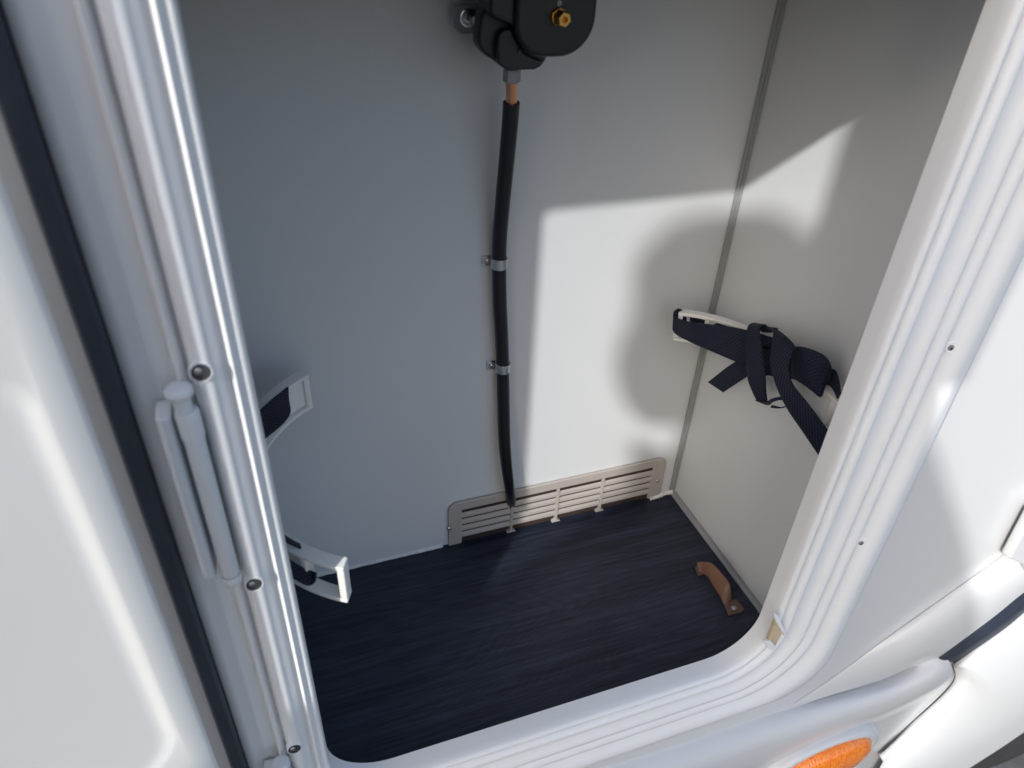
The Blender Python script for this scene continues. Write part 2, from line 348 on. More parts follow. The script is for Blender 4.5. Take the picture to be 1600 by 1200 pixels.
# ------------------------------------------------------------------ vent grille
vt = empty('vent_grille', W(.315, YB, ZF), 'beige plastic louvred vent at the foot of the back wall', 'vent')
VX0, VX1, VZ0, VZ1 = .1655, .4675, ZF+.0006, -.6365
cols = [(.183, .2455), (.2525, .3085), (.3150, .3720), (.3790, .4490)]
zt = -.6505; pitch = .0112; nrow = 5
def vent_plate():
    bm = bmesh.new(); y1 = YB-.0045; y0 = YB-.0003; r = .013
    def quadbox(x0, x1, z0, z1, yy0=y1, yy1=y0):
        vs = [bm.verts.new(W(x, y, z)) for x in (x0, x1) for y in (yy0, yy1) for z in (z0, z1)]
        for f in [(0, 1, 3, 2), (4, 6, 7, 5), (0, 4, 5, 1), (2, 3, 7, 6), (0, 2, 6, 4), (1, 5, 7, 3)]: bm.faces.new([vs[i] for i in f])
    # outline with rounded upper corners, opening open towards the floor
    out = [W(VX0, y1, VZ0)]
    for k in range(7): a = R(180-15*k); out.append(W(VX0+r+r*math.cos(a), y1, VZ1-r+r*math.sin(a)))
    for k in range(7): a = R(90-15*k); out.append(W(VX1-r+r*math.cos(a), y1, VZ1-r+r*math.sin(a)))
    out += [W(VX1, y1, VZ0), W(cols[-1][1], y1, VZ0), W(cols[-1][1], y1, zt), W(cols[0][0], y1, zt), W(cols[0][0], y1, VZ0)]
    f = bm.faces.new([bm.verts.new(p) for p in out])
    ex = bmesh.ops.extrude_face_region(bm, geom=[f])
    for v in [e for e in ex['geom'] if isinstance(e, bmesh.types.BMVert)]: v.co.y = y0
    bmesh.ops.recalc_face_normals(bm, faces=bm.faces)
    me = bpy.data.meshes.new('face_plate'); bm.to_mesh(me); bm.free()
    return link('face_plate', me, M['vent'], vt, False)
bevel(vent_plate(), .0016, 3)
for a, b in zip(cols[:-1], cols[1:]):
    x0, x1 = a[1], b[0]
    o = mesh('divider', [], [], M['vent'], vt) if False else None
    c = (x0+x1)/2
    prof = []
    zz = zt+.0004
    hw = .0016
    pts = [W(c-hw, YB-.0052, zz), W(c-hw, YB-.0052, VZ0+.004), W(c-.006, YB-.0058, VZ0+.0012), W(c-.006, YB-.0058, VZ0), W(c+.006, YB-.0058, VZ0), W(c+.006, YB-.0058, VZ0+.0012), W(c+hw, YB-.0052, VZ0+.004), W(c+hw, YB-.0052, zz)]
    prism('divider', pts, Vector((0, .005, 0)), M['vent'], vt, .0005)
sd = None
for (x0, x1) in cols:
    for k in range(nrow-1):
        z = zt - pitch*(k+1) + .0042; L = x1-x0+.003
        vs = []
        for x in (x0-.0015, x1+.0015):
            for (y, zz) in [(YB-.0034, z-.0002), (YB-.0044, z-.0012), (YB-.0046, z-.0056), (YB-.0034, z-.0062), (YB-.0014, z+.0004), (YB-.0018, z+.0008)]: vs.append(W(x, y, zz))
        fs = [(0, 1, 2, 3, 4, 5), (11, 10, 9, 8, 7, 6)] + [(i, i+6, (i+1) % 6+6, (i+1) % 6) for i in range(6)]
        mesh('slat', vs, fs, M['vent'], vt)
# thin sheet on the wall, dark brown for the shaded recess behind the slats
box('vent_shade_sheet', (cols[0][0]-.004, YB-.0009, VZ0), (cols[-1][1]+.004, YB-.0004, zt+.003), M['vent_dark'], vt)
for px, py in [(702, 826), (1028, 751)]:
    p = at_y(px, py, YB-.0045)
    s = lathe('screw', p, Vector((0, -1, 0)), [(-.001, .0028), (.0005, .0028), (.0014, .0020), (.0016, .0008)], M['steel'], vt, 20)

# ------------------------------------------------------------------ gas pipe with sleeve and clips
PP = [(799, 118, .585), (799, 160, .588), (794, 225, .594), (786, 310, .604), (781, 370, .611), (780, 412, .6145), (781, 470, .6135), (784, 530, .6145), (785.5, 575, .615), (787, 640, .613), (789, 700, .609), (795, 755, .606), (798, 778, .6165), (799, 790, .634)]
path = catmull([at_y(x, y, d) for x, y, d in PP], 10)
gp = empty('gas_pipe', at_y(797, 790, .618), 'copper gas pipe in a long black rubber sleeve running down the back wall', 'pipe')
i0 = 10
tube('sleeve', path[i0:], [.0070 if i < 90 else .0070-.0012*min(1, (i-90)/14) for i in range(len(path)-i0)], M['rubber'], gp, 24)
tube('copper_tube', path[:i0+4], .0048, M['copper'], gp, 24)
def clip(px, py, y, sx, sy, label):
    c = at_y(px, py, y); h = empty('pipe_clip', c, label, 'pipe clip', 'metal clips on the gas pipe')
    vs = []; n = 20; hw = .0052; r0, r1 = .0073, .0083; fs = []
    for z in (-hw, hw):
        for r in (r0, r1):
            for k in range(n+1):
                a = R(180 + 215 - 235*k/n) if False else R(165 + 230*k/n)
                vs.append(c + Vector((r*math.cos(a), r*math.sin(a), z)))
    m_ = n+1
    for k in range(n):
        fs += [(k, k+1, m_+k+1, m_+k), (2*m_+k, 3*m_+k, 3*m_+k+1, 2*m_+k+1), (k, 2*m_+k, 2*m_+k+1, k+1), (m_+k, m_+k+1, 3*m_+k+1, 3*m_+k)]
    fs += [(0, m_, 3*m_, 2*m_), (n, 2*m_+n, 3*m_+n, m_+n)]
    mesh('band', vs, fs, M['zinc'], h, False); bevel(h.children[-1], .0003, 2)
    s = at_y(sx, sy, YB-.001)
    t = box('tab', (s.x-.0058, YB-.0022, s.z-CZ-.0052), (c.x-.0050, YB-.0006, s.z-CZ+.0052), M['zinc'], h, .0005)
    sc = lathe('screw', Vector((s.x, YB-.0022, s.z)), Vector((0, -1, 0)), [(0, .0038), (.0008, .0038), (.0020, .0028), (.0023, .0016), (.0015, .0010)], M['steel'], t, 24)
clip(780, 410, .6145, 761, 407, 'upper metal clip holding the black gas pipe to the wall')
clip(785.5, 573, .615, 768, 570, 'lower metal clip holding the black gas pipe to the wall')

# ------------------------------------------------------------------ regulator
rg = empty('gas_regulator', at_y(840, 60, .60), 'black gas regulator high on the back wall with a brass port', 'gas regulator')
def body(name, pxs, y0, y1, mt, bv, smooth_n=8):
    out = catmull([at_y(x, y, y0) for x, y in pxs]+[at_y(*pxs[0], y0)], smooth_n)[:-1]
    return prism(name, out, Vector((0, y1-y0, 0)), mt, rg, bv)
YR = .540
def rrpts(x0, x1, z0, z1, rbl, rbr, rt, n=8):
    pts = []
    for cx, cz, r, a0 in ((x1-rt, z1-rt, rt, 0), (x0+rt, z1-rt, rt, 90), (x0+rbl, z0+rbl, rbl, 180), (x1-rbr, z0+rbr, rbr, 270)):
        for k in range(n+1): a = R(a0+90*k/n); pts.append((cx+r*math.cos(a), cz+r*math.sin(a)))
    return pts
bR = at_y(933, 10, YR).x; bL = at_y(765, 0, YR).x; bB = at_y(880, 92, YR).z-CZ
bL = at_y(806, 45, YR).x
prism('housing', [W(x, YR, z) for x, z in rrpts(bL, bR+.0005, bB+.001, bB+.125, .024, .027, .02, 12)], Vector((0, .022, 0)), M['blackbox'], rg, .0035)
pl = [(766, -40), (766, 22), (775, 30), (800, 40), (812, 46), (830, 20), (830, -40)]
prism('inlet_block', [at_y(x, y, .546) for x, y in pl], Vector((0, .03, 0)), M['blackbox'], rg, .0025)
# lower body, behind and left of the housing
pl = [(752, 24), (747, 58), (748, 74), (758, 86), (776, 98), (787, 107), (796, 111), (836, 110), (846, 105), (854, 94), (856, 84), (850, 60), (840, 10), (800, -10), (770, 0)]
prism('valve_body', [at_y(x, y, .558) for x, y in pl], Vector((0, .016, 0)), M['plastic2'], rg, .003)
pl = [(779, 100), (777, 72), (780, 55), (787, 46), (800, 45), (807, 62), (816, 80), (836, 92), (850, 95), (845, 105), (835, 109), (795, 110), (787, 107)]
prism('outlet_cover', [at_y(x, y, .550) for x, y in pl], Vector((0, .0079, 0)), M['plastic2'], rg, .0018)
p = at_y(812, 81, .548)
lathe('pin_hole', p, Vector((0, -1, 0)), [(-.001, .0014), (.0002, .0014)], M['dark'], rg, 14)
# outlet nut under it
lathe('outlet_nut', at_y(800, 108, .585), Vector((0, 0, -1)), [(0, .0068), (.001, .0072), (.009, .0072), (.010, .0060)], M['trim'], rg, 6)
# brass port
pb = at_y(871, 25, YR)
axb = Vector((.10, -1, -.06))
lathe('brass_port', pb, axb, [(-.002, .0056), (.010, .0056), (.0115, .0050), (.0115, .0026), (.006, .0024)], M['brass'], rg, 6)
lathe('port_collar', pb, axb, [(-.002, .0058), (.0030, .0058), (.0034, .0054)], M['brass'], rg, 28)
lathe('indicator_dot', at_y(874, 5, YR), Vector((0, -1, 0)), [(-.001, .0018), (.0006, .0018)], M['trim'], rg, 16)
# mounting plate with slot and screw
pl = [(711, 12), (715, 8), (775, 3), (775, 48), (721, 54), (711, 44)]
prism('mounting_plate', [at_y(x, y, .606) for x, y in pl], Vector((0, .004, 0)), M['trim'], rg, .0006)
box('mounting_block', (bL, .59, -.125), (bR-.02, YB-.0002, -.02), M['plastic2'], rg, .002)
lathe('washer', at_y(731, 28, .606), Vector((0, -1, 0)), [(0, .0066), (.0008, .0066), (.001, .0060)], M['zinc'], rg, 24)
lathe('screw', at_y(731, 27, .605), Vector((0, -1, 0)), [(0, .0046), (.001, .0046), (.0022, .0034), (.0024, .002)], M['steel'], rg, 24)
lathe('screw', at_y(744, 30, .600), Vector((-.7, -1, 0)), [(0, .0030), (.003, .0030), (.004, .0018)], M['steel'], rg, 20)

# ------------------------------------------------------------------ bottle holder rails
def rail(x_wall, sgn, y0, y1, ztop, tilt, h, label, wall_gap=.002, sag=.068, front=1.0):
    """curved plastic rail bolted to a side wall, ends standing away from it"""
    c = (y0+y1)/2; half = (y1-y0)/2; Rr = (half*half+sag*sag)/(2*sag); th = .011
    e = empty('bottle_holder', W(x_wall, c, ztop-h), label, 'bottle holder', 'curved gas bottle holders')
    am = math.asin(half/Rr); n = 40
    def P(a, d, z):   # a angle along, d distance in from the wall side
        rr = Rr - d; yy = c + rr*math.sin(a); xx = x_wall + sgn*(wall_gap + (Rr - Rr*math.cos(a))*(front if a < 0 else 1) + d*math.cos(a))
        return W(xx, yy, z - (yy-c)*-tilt)
    def band(name, a0, a1, d0, d1, z0, z1, nn, mt=M['rail']):
        vs = []; fs = []
        for i in range(nn+1):
            a = a0+(a1-a0)*i/nn
            vs += [P(a, d0, z0), P(a, d0, z1), P(a, d1, z1), P(a, d1, z0)]
        for i in range(nn):
            for k in range(4): fs.append((i*4+k, i*4+(k+1) % 4, (i+1)*4+(k+1) % 4, (i+1)*4+k))
        fs += [(0, 1, 2, 3), tuple(nn*4+k for k in (3, 2, 1, 0))]
        o = mesh(name, vs, fs, mt, e); bevel(o, .0012, 2); return o
    t = .004
    ea = .020/Rr; wa = .006/Rr
    band('top_flange', -am, am, 0, th, ztop-t, ztop, n)
    band('bottom_flange', -am, am, 0, th, ztop-h, ztop-h+t, n)
    band('web', -am+ea+.11, am-(ea+.11 if front != 1.0 else .012), .0045, .0065, ztop-h+t+.0001, ztop-t-.0001, n)
    for s in (-1, 1):
        a = s*am; b = s*(am-wa)
        band('end_post', min(a, b)+ (0.0005 if s<0 else -.0005)*0, max(a, b), .0004, th-.0004, ztop-h+t+.0001, ztop-t-.0001, 2)
        b2 = s*(am-ea-(.09 if front == 1.0 or s > 0 else .22)); band('slot_bar', min(b2, b2-s*wa), max(b2, b2-s*wa), .001, th-.001, ztop-h+t+.0001, ztop-t-.0001, 2)
    return P, am, Rr
PRt, amR, RrR = rail(XR, -1, .372, .596, -.388, 0.0, .036, 'curved white plastic bottle holder on the right wall with straps tangled over it', front=.2)
PLt, amL, RrL = rail(XL, 1, .372, .594, -.406, .14, .039, 'curved white plastic bottle holder on the left wall, both ends poking past the frame')

# ------------------------------------------------------------------ webbing
def ribbon(name, A, B, parent, th=.0016, n=10):
    """A, B: the two edges as point lists"""
    a = catmull(A, n); b = catmull(B, n); vs = []; fs = []; K = 6; us = [0.0]
    for i in range(1, len(a)): us.append(us[-1] + ((a[i]+b[i])/2-(a[i-1]+b[i-1])/2).length)
    for i in range(len(a)):
        for k in range(K+1): vs.append(a[i].lerp(b[i], k/K))
    for i in range(len(a)-1):
        for k in range(K): fs.append((i*(K+1)+k, i*(K+1)+k+1, (i+1)*(K+1)+k+1, (i+1)*(K+1)+k))
    o = mesh(name, vs, fs, M['web'], parent, True)
    uv = o.data.uv_layers.new(name='UVMap')
    for lp in o.data.loops:
        vi = lp.vertex_index; i, k = divmod(vi, K+1); wv = (a[i]-b[i]).length
        uv.data[lp.index].uv = (us[i], wv*k/K)
    s = o.modifiers.new('s', 'SOLIDIFY'); s.thickness = th; s.offset = 0
    bv = o.modifiers.new('b', 'BEVEL'); bv.width = .0005; bv.segments = 2; bv.limit_method = 'ANGLE'
    return o
def X(pts): return [at_x(px, py, x) for px, py, x in pts]
st = empty('strap', at_x(1200, 560, .47), 'dark navy webbing strap knotted round the right bottle holder', 'strap', 'navy bottle straps')
# long band on the inner side of the rail, looped round its far end
ribbon('band', X([(1072, 488, .428), (1061, 482, .417), (1053, 488, .410), (1056, 496, .412), (1078, 503, .424), (1110, 507, .436), (1150, 512, .452), (1185, 521, .463), (1215, 530, .467)]),
       X([(1072, 516, .428), (1060, 512, .417), (1052, 514, .410), (1056, 522, .412), (1080, 535, .424), (1110, 548, .436), (1150, 565, .452), (1185, 580, .463), (1215, 590, .467)]), st)
ribbon('inner_band', X([(1078, 490, .436), (1110, 497, .447), (1150, 510, .462), (1190, 524, .470)]), X([(1078, 520, .436), (1110, 540, .447), (1150, 560, .462), (1190, 572, .470)]), st)
# two loops hanging over
ribbon('loop', X([(1188, 512, .480), (1178, 505, .470), (1168, 513, .452), (1166, 545, .448), (1168, 588, .450), (1176, 612, .456), (1183, 626, .462)]),
       X([(1206, 520, .480), (1196, 508, .470), (1187, 514, .452), (1190, 545, .448), (1196, 588, .450), (1197, 610, .456), (1199, 628, .462)]), st)
ribbon('loop', X([(1187, 506, .474), (1200, 513, .462), (1208, 520, .452), (1206, 545, .446), (1204, 570, .444), (1214, 605, .444), (1230, 638, .447), (1253, 672, .452), (1280, 712, .458)]),
       X([(1205, 517, .474), (1213, 514, .462), (1241, 539, .452), (1236, 556, .446), (1232, 578, .444), (1240, 602, .444), (1258, 625, .447), (1288, 665, .452), (1312, 700, .458)]), st)
ribbon('bridge', X([(1180, 512, .470), (1190, 514, .464), (1204, 514, .460), (1213, 512, .462)]), X([(1178, 505, .470), (1190, 517, .466), (1204, 519, .462), (1216, 514, .462)]), st)
# bulging fold on the right
ribbon('fold', X([(1236, 556, .462), (1242, 542, .456), (1262, 544, .452), (1284, 553, .452), (1296, 565, .456), (1301, 582, .462)]),
       X([(1240, 590, .462), (1238, 590, .456), (1254, 600, .452), (1269, 611, .452), (1282, 620, .456), (1288, 603, .462)]), st)
ribbon('fold', X([(1270, 568, .474), (1290, 574, .470), (1304, 578, .470), (1310, 590, .472), (1314, 616, .474)]),
       X([(1272, 596, .474), (1284, 600, .470), (1292, 601, .470), (1300, 606, .472), (1309, 624, .474)]), st)
ribbon('centre_band', X([(1150, 530, .466), (1180, 540, .462), (1220, 552, .460), (1260, 566, .462)]), X([(1150, 566, .466), (1180, 584, .462), (1215, 588, .460), (1256, 596, .462)]), st)
# free tail towards the lower left, behind the loops
ribbon('tail', X([(1200, 548, .470), (1180, 556, .468), (1148, 566, .462), (1106, 597, .456)]), X([(1200, 572, .470), (1182, 580, .468), (1168, 588, .462), (1130, 613, .456)]), st)
# little loop end below
ribbon('loop_end', X([(1180, 625, .462), (1196, 628, .456), (1208, 622, .452), (1226, 620, .454), (1234, 630, .460), (1222, 636, .466), (1206, 633, .464)]),
       X([(1184, 627, .462), (1200, 633, .456), (1208, 628, .452), (1222, 625, .454), (1228, 633, .460), (1220, 638, .466), (1204, 637, .464)]), st, .0012)
# left strap
st2 = empty('strap', at_y(430, 640, .56), 'dark navy strap hanging under the far end of the left bottle holder', 'strap', 'navy bottle straps')
ribbon('band', [at_y(x, y, d) for x, y, d in [(450, 604, .548), (441, 611, .540), (425, 624, .525), (405, 642, .508), (385, 660, .495)]],
       [at_y(x, y, d) for x, y, d in [(450, 626, .548), (453, 645, .540), (442, 662, .525), (416, 684, .508), (392, 704, .495)]], st2)
ribbon('band', [at_y(x, y, d) for x, y, d in [(440, 606, .585), (438, 604, .582), (430, 612, .580), (400, 640, .578)]],
       [at_y(x, y, d) for x, y, d in [(449, 628, .585), (450, 622, .582), (440, 640, .580), (410, 668, .578)]], st2)
st3 = empty('strap', at_y(480, 880, .40), 'dark navy strap threaded through the near end of the left bottle holder', 'strap', 'navy bottle straps')
ribbon('band', [at_y(x, y, d) for x, y, d in [(440, 833, .400), (460, 846, .402), (478, 854, .404), (492, 866, .403)]],
       [at_y(x, y, d) for x, y, d in [(440, 845, .396), (460, 853, .397), (478, 862, .398), (490, 868, .399)]], st3)
ribbon('band', [at_y(x, y, d) for x, y, d in [(445, 868, .392), (462, 880, .392), (480, 890, .392), (491, 894, .390), (494, 896, .386)]],
       [at_y(x, y, d) for x, y, d in [(445, 895, .388), (462, 906, .388), (478, 914, .388), (490, 912, .387), (493, 902, .386)]], st3)

# ------------------------------------------------------------------ brown pull tab on the floor
pt = empty('pull_tab', W(.458, .46, ZF), 'brown plastic pull tab screwed to the floor by the right wall', 'pull tab')
def tabP(s, wdt):        # arched strip: s along, wdt across
    y = .500-.078*s; zz = ZF + .0016 + .026*math.sin(math.pi*min(1, max(0, s)))**.8
    return W(.4625 - .004*s + wdt*.25 , y, zz + wdt)
A = [at_x(x, y, d) for x, y, d in [(1089, 879, .452), (1100, 878, .456), (1112, 880, .459), (1124, 892, .461), (1138, 909, .462), (1142, 924, .462), (1141, 942, .4615)]]
B = [at_x(x, y, d) for x, y, d in [(1092, 893, .447), (1097, 896, .450), (1106, 901, .451), (1115, 915, .451), (1125, 931, .451), (1131, 944, .4515), (1137, 953, .452)]]
a_ = catmull(A, 6); b_ = catmull(B, 6); vs = a_+b_; nA = len(a_)
o = mesh('arch', vs, [(i, i+1, nA+i+1, nA+i) for i in range(nA-1)], M['brown'], pt, True)
s_ = o.modifiers.new('s', 'SOLIDIFY'); s_.thickness = .0028; s_.offset = 0; b2 = o.modifiers.new('b', 'BEVEL'); b2.width = .0008; b2.segments = 2
fo = [at_z(x, y, ZF+.0004) for x, y in [(1130, 943), (1150, 938), (1163, 953), (1159, 958), (1138, 963)]]
prism('foot', fo, Vector((0, 0, .0022)), M['foot'], pt, .0006)
fo = [at_z(x, y, ZF+.0004) for x, y in [(1086, 888), (1092, 882), (1104, 890), (1098, 899), (1090, 900)]]
prism('foot', fo, Vector((0, 0, .0022)), M['foot'], pt, .0006)
lathe('screw', at_z(1147, 950, ZF+.0026), Vector((0, 0, 1)), [(0, .0032), (.0008, .0032), (.0018, .0022), (.002, .001)], M['steel'], pt, 20)

# ------------------------------------------------------------------ lower mouldings
def C(pts, y=None, n=10): return catmull([at_y(p[0], p[1], p[2] if len(p) > 2 else y) for p in pts], n)
# apron moulding: rounded bar under the locker
sk = empty('skirt_moulding', at_y(1300, 1110, .34), 'rounded white skirt moulding running below the locker frame', 'moulding')
c0 = [(480, 1335, .3528), (800, 1240, .3528), (1000, 1180, .3528), (1212, 1113, .3528), (1300, 1086, .3528), (1380, 1061, .3528), (1420, 1040, .3528), (1440, 1008, .3528)]
c1 = [(480, 1345, .3485), (800, 1250, .3485), (1000, 1190, .3485), (1214, 1119, .3485), (1300, 1090, .3485), (1385, 1064, .3485), (1440, 1036, .348), (1465, 1018, .348)]
c2 = [(480, 1375, .337), (800, 1275, .337), (1000, 1210, .337), (1216, 1136, .337), (1300, 1106, .337), (1400, 1072, .337), (1455, 1045, .337), (1480, 1028, .341)]
c3 = [(480, 1405, .331), (800, 1305, .331), (1000, 1235, .331), (1214, 1160, .331), (1305, 1126, .331), (1405, 1088, .331), (1462, 1060, .332), (1488, 1044, .337)]
c4 = [(480, 1440, .332), (800, 1335, .332), (1000, 1265, .332), (1200, 1190, .332), (1300, 1146, .332), (1400, 1106, .332), (1460, 1076, .333), (1487, 1060, .338)]
c5 = [(480, 1470, .345), (800, 1365, .345), (1000, 1290, .345), (1200, 1206, .345), (1300, 1160, .345), (1395, 1117, .345), (1450, 1090, .345), (1476, 1076, .346)]
loft('bar', [C(c) for c in (c0, c1, c2, c3, c4, c5)], M['gelcoat'], sk)
# flat skirt below the bar down to the joint with the wheel arch cover
c6 = [(480, 1520, .349), (800, 1420, .349), (1000, 1340, .349), (1200, 1260, .349), (1300, 1205, .349), (1372, 1172, .349), (1420, 1128, .349), (1468, 1083, .348)]
loft('skirt', [C(c) for c in (c5, c6)], M['gelcoat'], sk)
c7 = [(p[0]-60, p[1]+180, .349) for p in c6]
loft('skirt_lower', [C(c) for c in (c6[:5], c7[:5])], M['gelcoat'], sk)
# rising arch moulding
am = empty('arch_moulding', at_y(1480, 950, .34), 'white moulding rising to the right above the black stripe', 'moulding')
d0 = [(1240, 1100, .3515), (1300, 1060, .3515), (1400, 987, .3515), (1500, 916, .3515), (1565, 870, .3515), (1680, 785, .3515)]
d1 = [(1300, 1085, .346), (1340, 1050, .345), (1420, 988, .343), (1510, 925, .343), (1575, 880, .343), (1690, 797, .343)]
d2 = [(1380, 1060, .345), (1400, 1045, .340), (1450, 1000, .337), (1530, 940, .337), (1592, 896, .337), (1700, 815, .337)]
d3 = [(1425, 1040, .345), (1440, 1028, .338), (1468, 1008, .334), (1545, 955, .334), (1600, 914, .334), (1710, 832, .334)]
d4 = [(1440, 1040, .349), (1460, 1030, .346), (1474, 1022, .340), (1550, 966, .340), (1605, 922, .340), (1715, 842, .340)]
loft('rim', [C(c) for c in (d0, d1, d2, d3, d4)], M['gelcoat'], am)
e0 = [(1466, 1026, .343), (1474, 1021, .343), (1548, 966, .343), (1604, 921, .343), (1715, 841, .343)]
e1 = [(1468, 1028, .3395), (1478, 1026, .3395), (1552, 972, .3395), (1606, 930, .3395), (1718, 849, .3395)]
e2 = [(1474, 1031, .3405), (1490, 1029, .3405), (1560, 981, .3405), (1610, 943, .3405), (1722, 862, .3405)]
e3 = [(1480, 1034, .346), (1498, 1030, .346), (1566, 985, .346), (1612, 948, .346), (1725, 867, .346)]
tag(loft('rubber_stripe', [C(c) for c in (e0, e1, e2, e3)], M['seal']), 'black rubber stripe rising to the right between the white mouldings', 'seal strip')
# wheel arch cover
wa = empty('wheel_cover', at_y(1500, 1120, .33), 'bright white wheel arch cover panel at the lower right', 'wheel arch cover')
g0 = [(1378, 1176, .352), (1425, 1130, .352), (1474, 1085, .350), (1492, 1060, .349), (1490, 1040, .349), (1500, 1031, .348), (1568, 984, .348), (1615, 946, .348), (1728, 866, .348)]
g1 = [(1374, 1180, .346), (1427, 1134, .346), (1478, 1088, .344), (1497, 1061, .343), (1496, 1042, .343), (1506, 1035, .342), (1573, 990, .342), (1620, 952, .342), (1734, 872, .342)]
g2 = [(1380, 1190, .339), (1437, 1142, .339), (1490, 1096, .338), (1512, 1068, .337), (1516, 1050, .336), (1530, 1040, .336), (1590, 1000, .336), (1634, 966, .336), (1745, 890, .336)]
g3 = [(1340, 1260, .331), (1440, 1190, .329), (1500, 1150, .327), (1540, 1115, .326), (1560, 1090, .325), (1580, 1070, .325), (1630, 1040, .325), (1670, 1010, .325), (1790, 930, .325)]
g4 = [(1380, 1260, .333), (1470, 1196, .332), (1530, 1160, .331), (1580, 1125, .330), (1610, 1105, .330), (1640, 1085, .330), (1690, 1055, .330), (1720, 1035, .330), (1820, 960, .330)]
g5 = [(1392, 1264, .338), (1486, 1200, .337), (1545, 1163, .337), (1595, 1126, .337), (1625, 1108, .337), (1655, 1090, .337), (1700, 1060, .337), (1730, 1040, .337), (1830, 968, .337)]
g6 = [(1410, 1270, .352), (1506, 1206, .352), (1562, 1170, .352), (1612, 1136, .352), (1642, 1118, .352), (1672, 1100, .352), (1717, 1070, .352), (1747, 1050, .352), (1847, 978, .352)]
loft('cover', [C(c) for c in (g0, g1, g2, g3, g4, g5, g6)], M['gelcoat'], wa)
k0 = [(1372, 1177, .3475), (1425, 1129, .3475), (1474, 1084, .3460), (1492, 1060, .3455), (1490, 1041, .3455)]
k1 = [(1371, 1175.5, .3475), (1423.5, 1128, .3475), (1472.5, 1083, .3460), (1490.5, 1059.5, .3455), (1488.5, 1041.5, .3455)]
tag(loft('joint_seal', [C(k0), C(k1)], M['dark']), 'thin dark joint line between the skirt moulding and the wheel arch cover', 'seal strip')
# latch housing at the right edge
prism('catch', [at_y(x, y, .347) for x, y in [(1562, 862), (1600, 790), (1700, 730), (1720, 800), (1640, 850), (1600, 892), (1588, 888), (1585, 872)]], Vector((0, -.012, 0)), M['gelcoat'], None, .004)
o = bpy.data.objects['catch']; tag(o, 'rounded white plastic catch on the side panel at the right edge', 'catch')
# tyre and dark wheel well
wh = empty('wheel', W(1.42, .45, -1.5), 'dark tyre just showing under the wheel arch cover', 'wheel')
lathe('tyre', W(1.29, .585, -1.18), Vector((0, -1, 0)), [(0, .20), (0, .30), (.02, .325), (.10, .33), (.18, .325), (.20, .30), (.205, .215)], M['tyre'], wh, 64)
lathe('rim', W(1.29, .565, -1.18), Vector((0, -1, 0)), [(0, .05), (0, .20), (.16, .20), (.15, .17), (.10, .15), (.12, .06), (.14, .05)], M['zinc'], wh, 48)
tag(box('wheel_well', (.75, .66, -1.35), (2.2, .68, -.6), M['dark']), 'black liner at the back of the wheel well', 'wheel liner')

# ------------------------------------------------------------------ marker lamp
lp = empty('marker_lamp', at_y(1290, 1190, .34), 'amber oval side marker lamp in a white base on the skirt', 'lamp')
cA = at_y(1369, 1157, .328) + Vector((-.085, .007, 0))
a1 = at_y(1367, 1152, .335) - cA
def ell(k, y, dx=0, dz=0, n=48, cx=None):
    # horizontal oval with long axis along x
    c = cA + Vector((dx, y-.335, dz)); return [c + Vector((k*.085*math.cos(2*math.pi*i/n), 0, k*.045*math.sin(2*math.pi*i/n))) for i in range(n)]
loft('base', [ell(1.10, .349), ell(1.09, .340), ell(1.05, .330), ell(1.0, .326), ell(.90, .325), ell(.86, .327)], M['gelcoat'], lp, closed=True)
loft('lens', [ell(.86, .3275), ell(.85, .322), ell(.75, .316), ell(.5, .311), ell(.2, .309), ell(.01, .309)], M['amber'], lp, closed=True)

n_ = M['amber'].node_tree.nodes; l_ = M['amber'].node_tree.links; b_ = n_['Principled BSDF']
tc_ = n_.new('ShaderNodeTexCoord'); ck = n_.new('ShaderNodeTexWave'); ck.wave_type = 'BANDS'; ck.bands_direction = 'X'; ck.inputs['Scale'].default_value = 75; ck.inputs['Distortion'].default_value = .2; l_.new(tc_.outputs['Object'], ck.inputs['Vector'])
bp_ = n_.new('ShaderNodeBump'); bp_.inputs['Strength'].default_value = .35; bp_.inputs['Distance'].default_value = .001; l_.new(ck.outputs['Fac'], bp_.inputs['Height']); l_.new(bp_.outputs[0], b_.inputs['Normal'])
vn = n_.new('ShaderNodeTexNoise'); vn.inputs['Scale'].default_value = 230; l_.new(tc_.outputs['Object'], vn.inputs['Vector'])
cr_ = n_.new('ShaderNodeValToRGB'); cr_.color_ramp.elements[0].color = (.85, .17, .003, 1); cr_.color_ramp.elements[0].position = .35; cr_.color_ramp.elements[1].color = (1.0, .30, .006, 1); cr_.color_ramp.elements[1].position = .7
l_.new(vn.outputs['Fac'], cr_.inputs[0]); l_.new(cr_.outputs[0], b_.inputs['Base Color'])
# ------------------------------------------------------------------ ground
struct(mesh('ground', [(-60, -60, 0), (60, -60, 0), (60, 60, 0), (-60, 60, 0)], [(0, 1, 2, 3)], M['ground']))

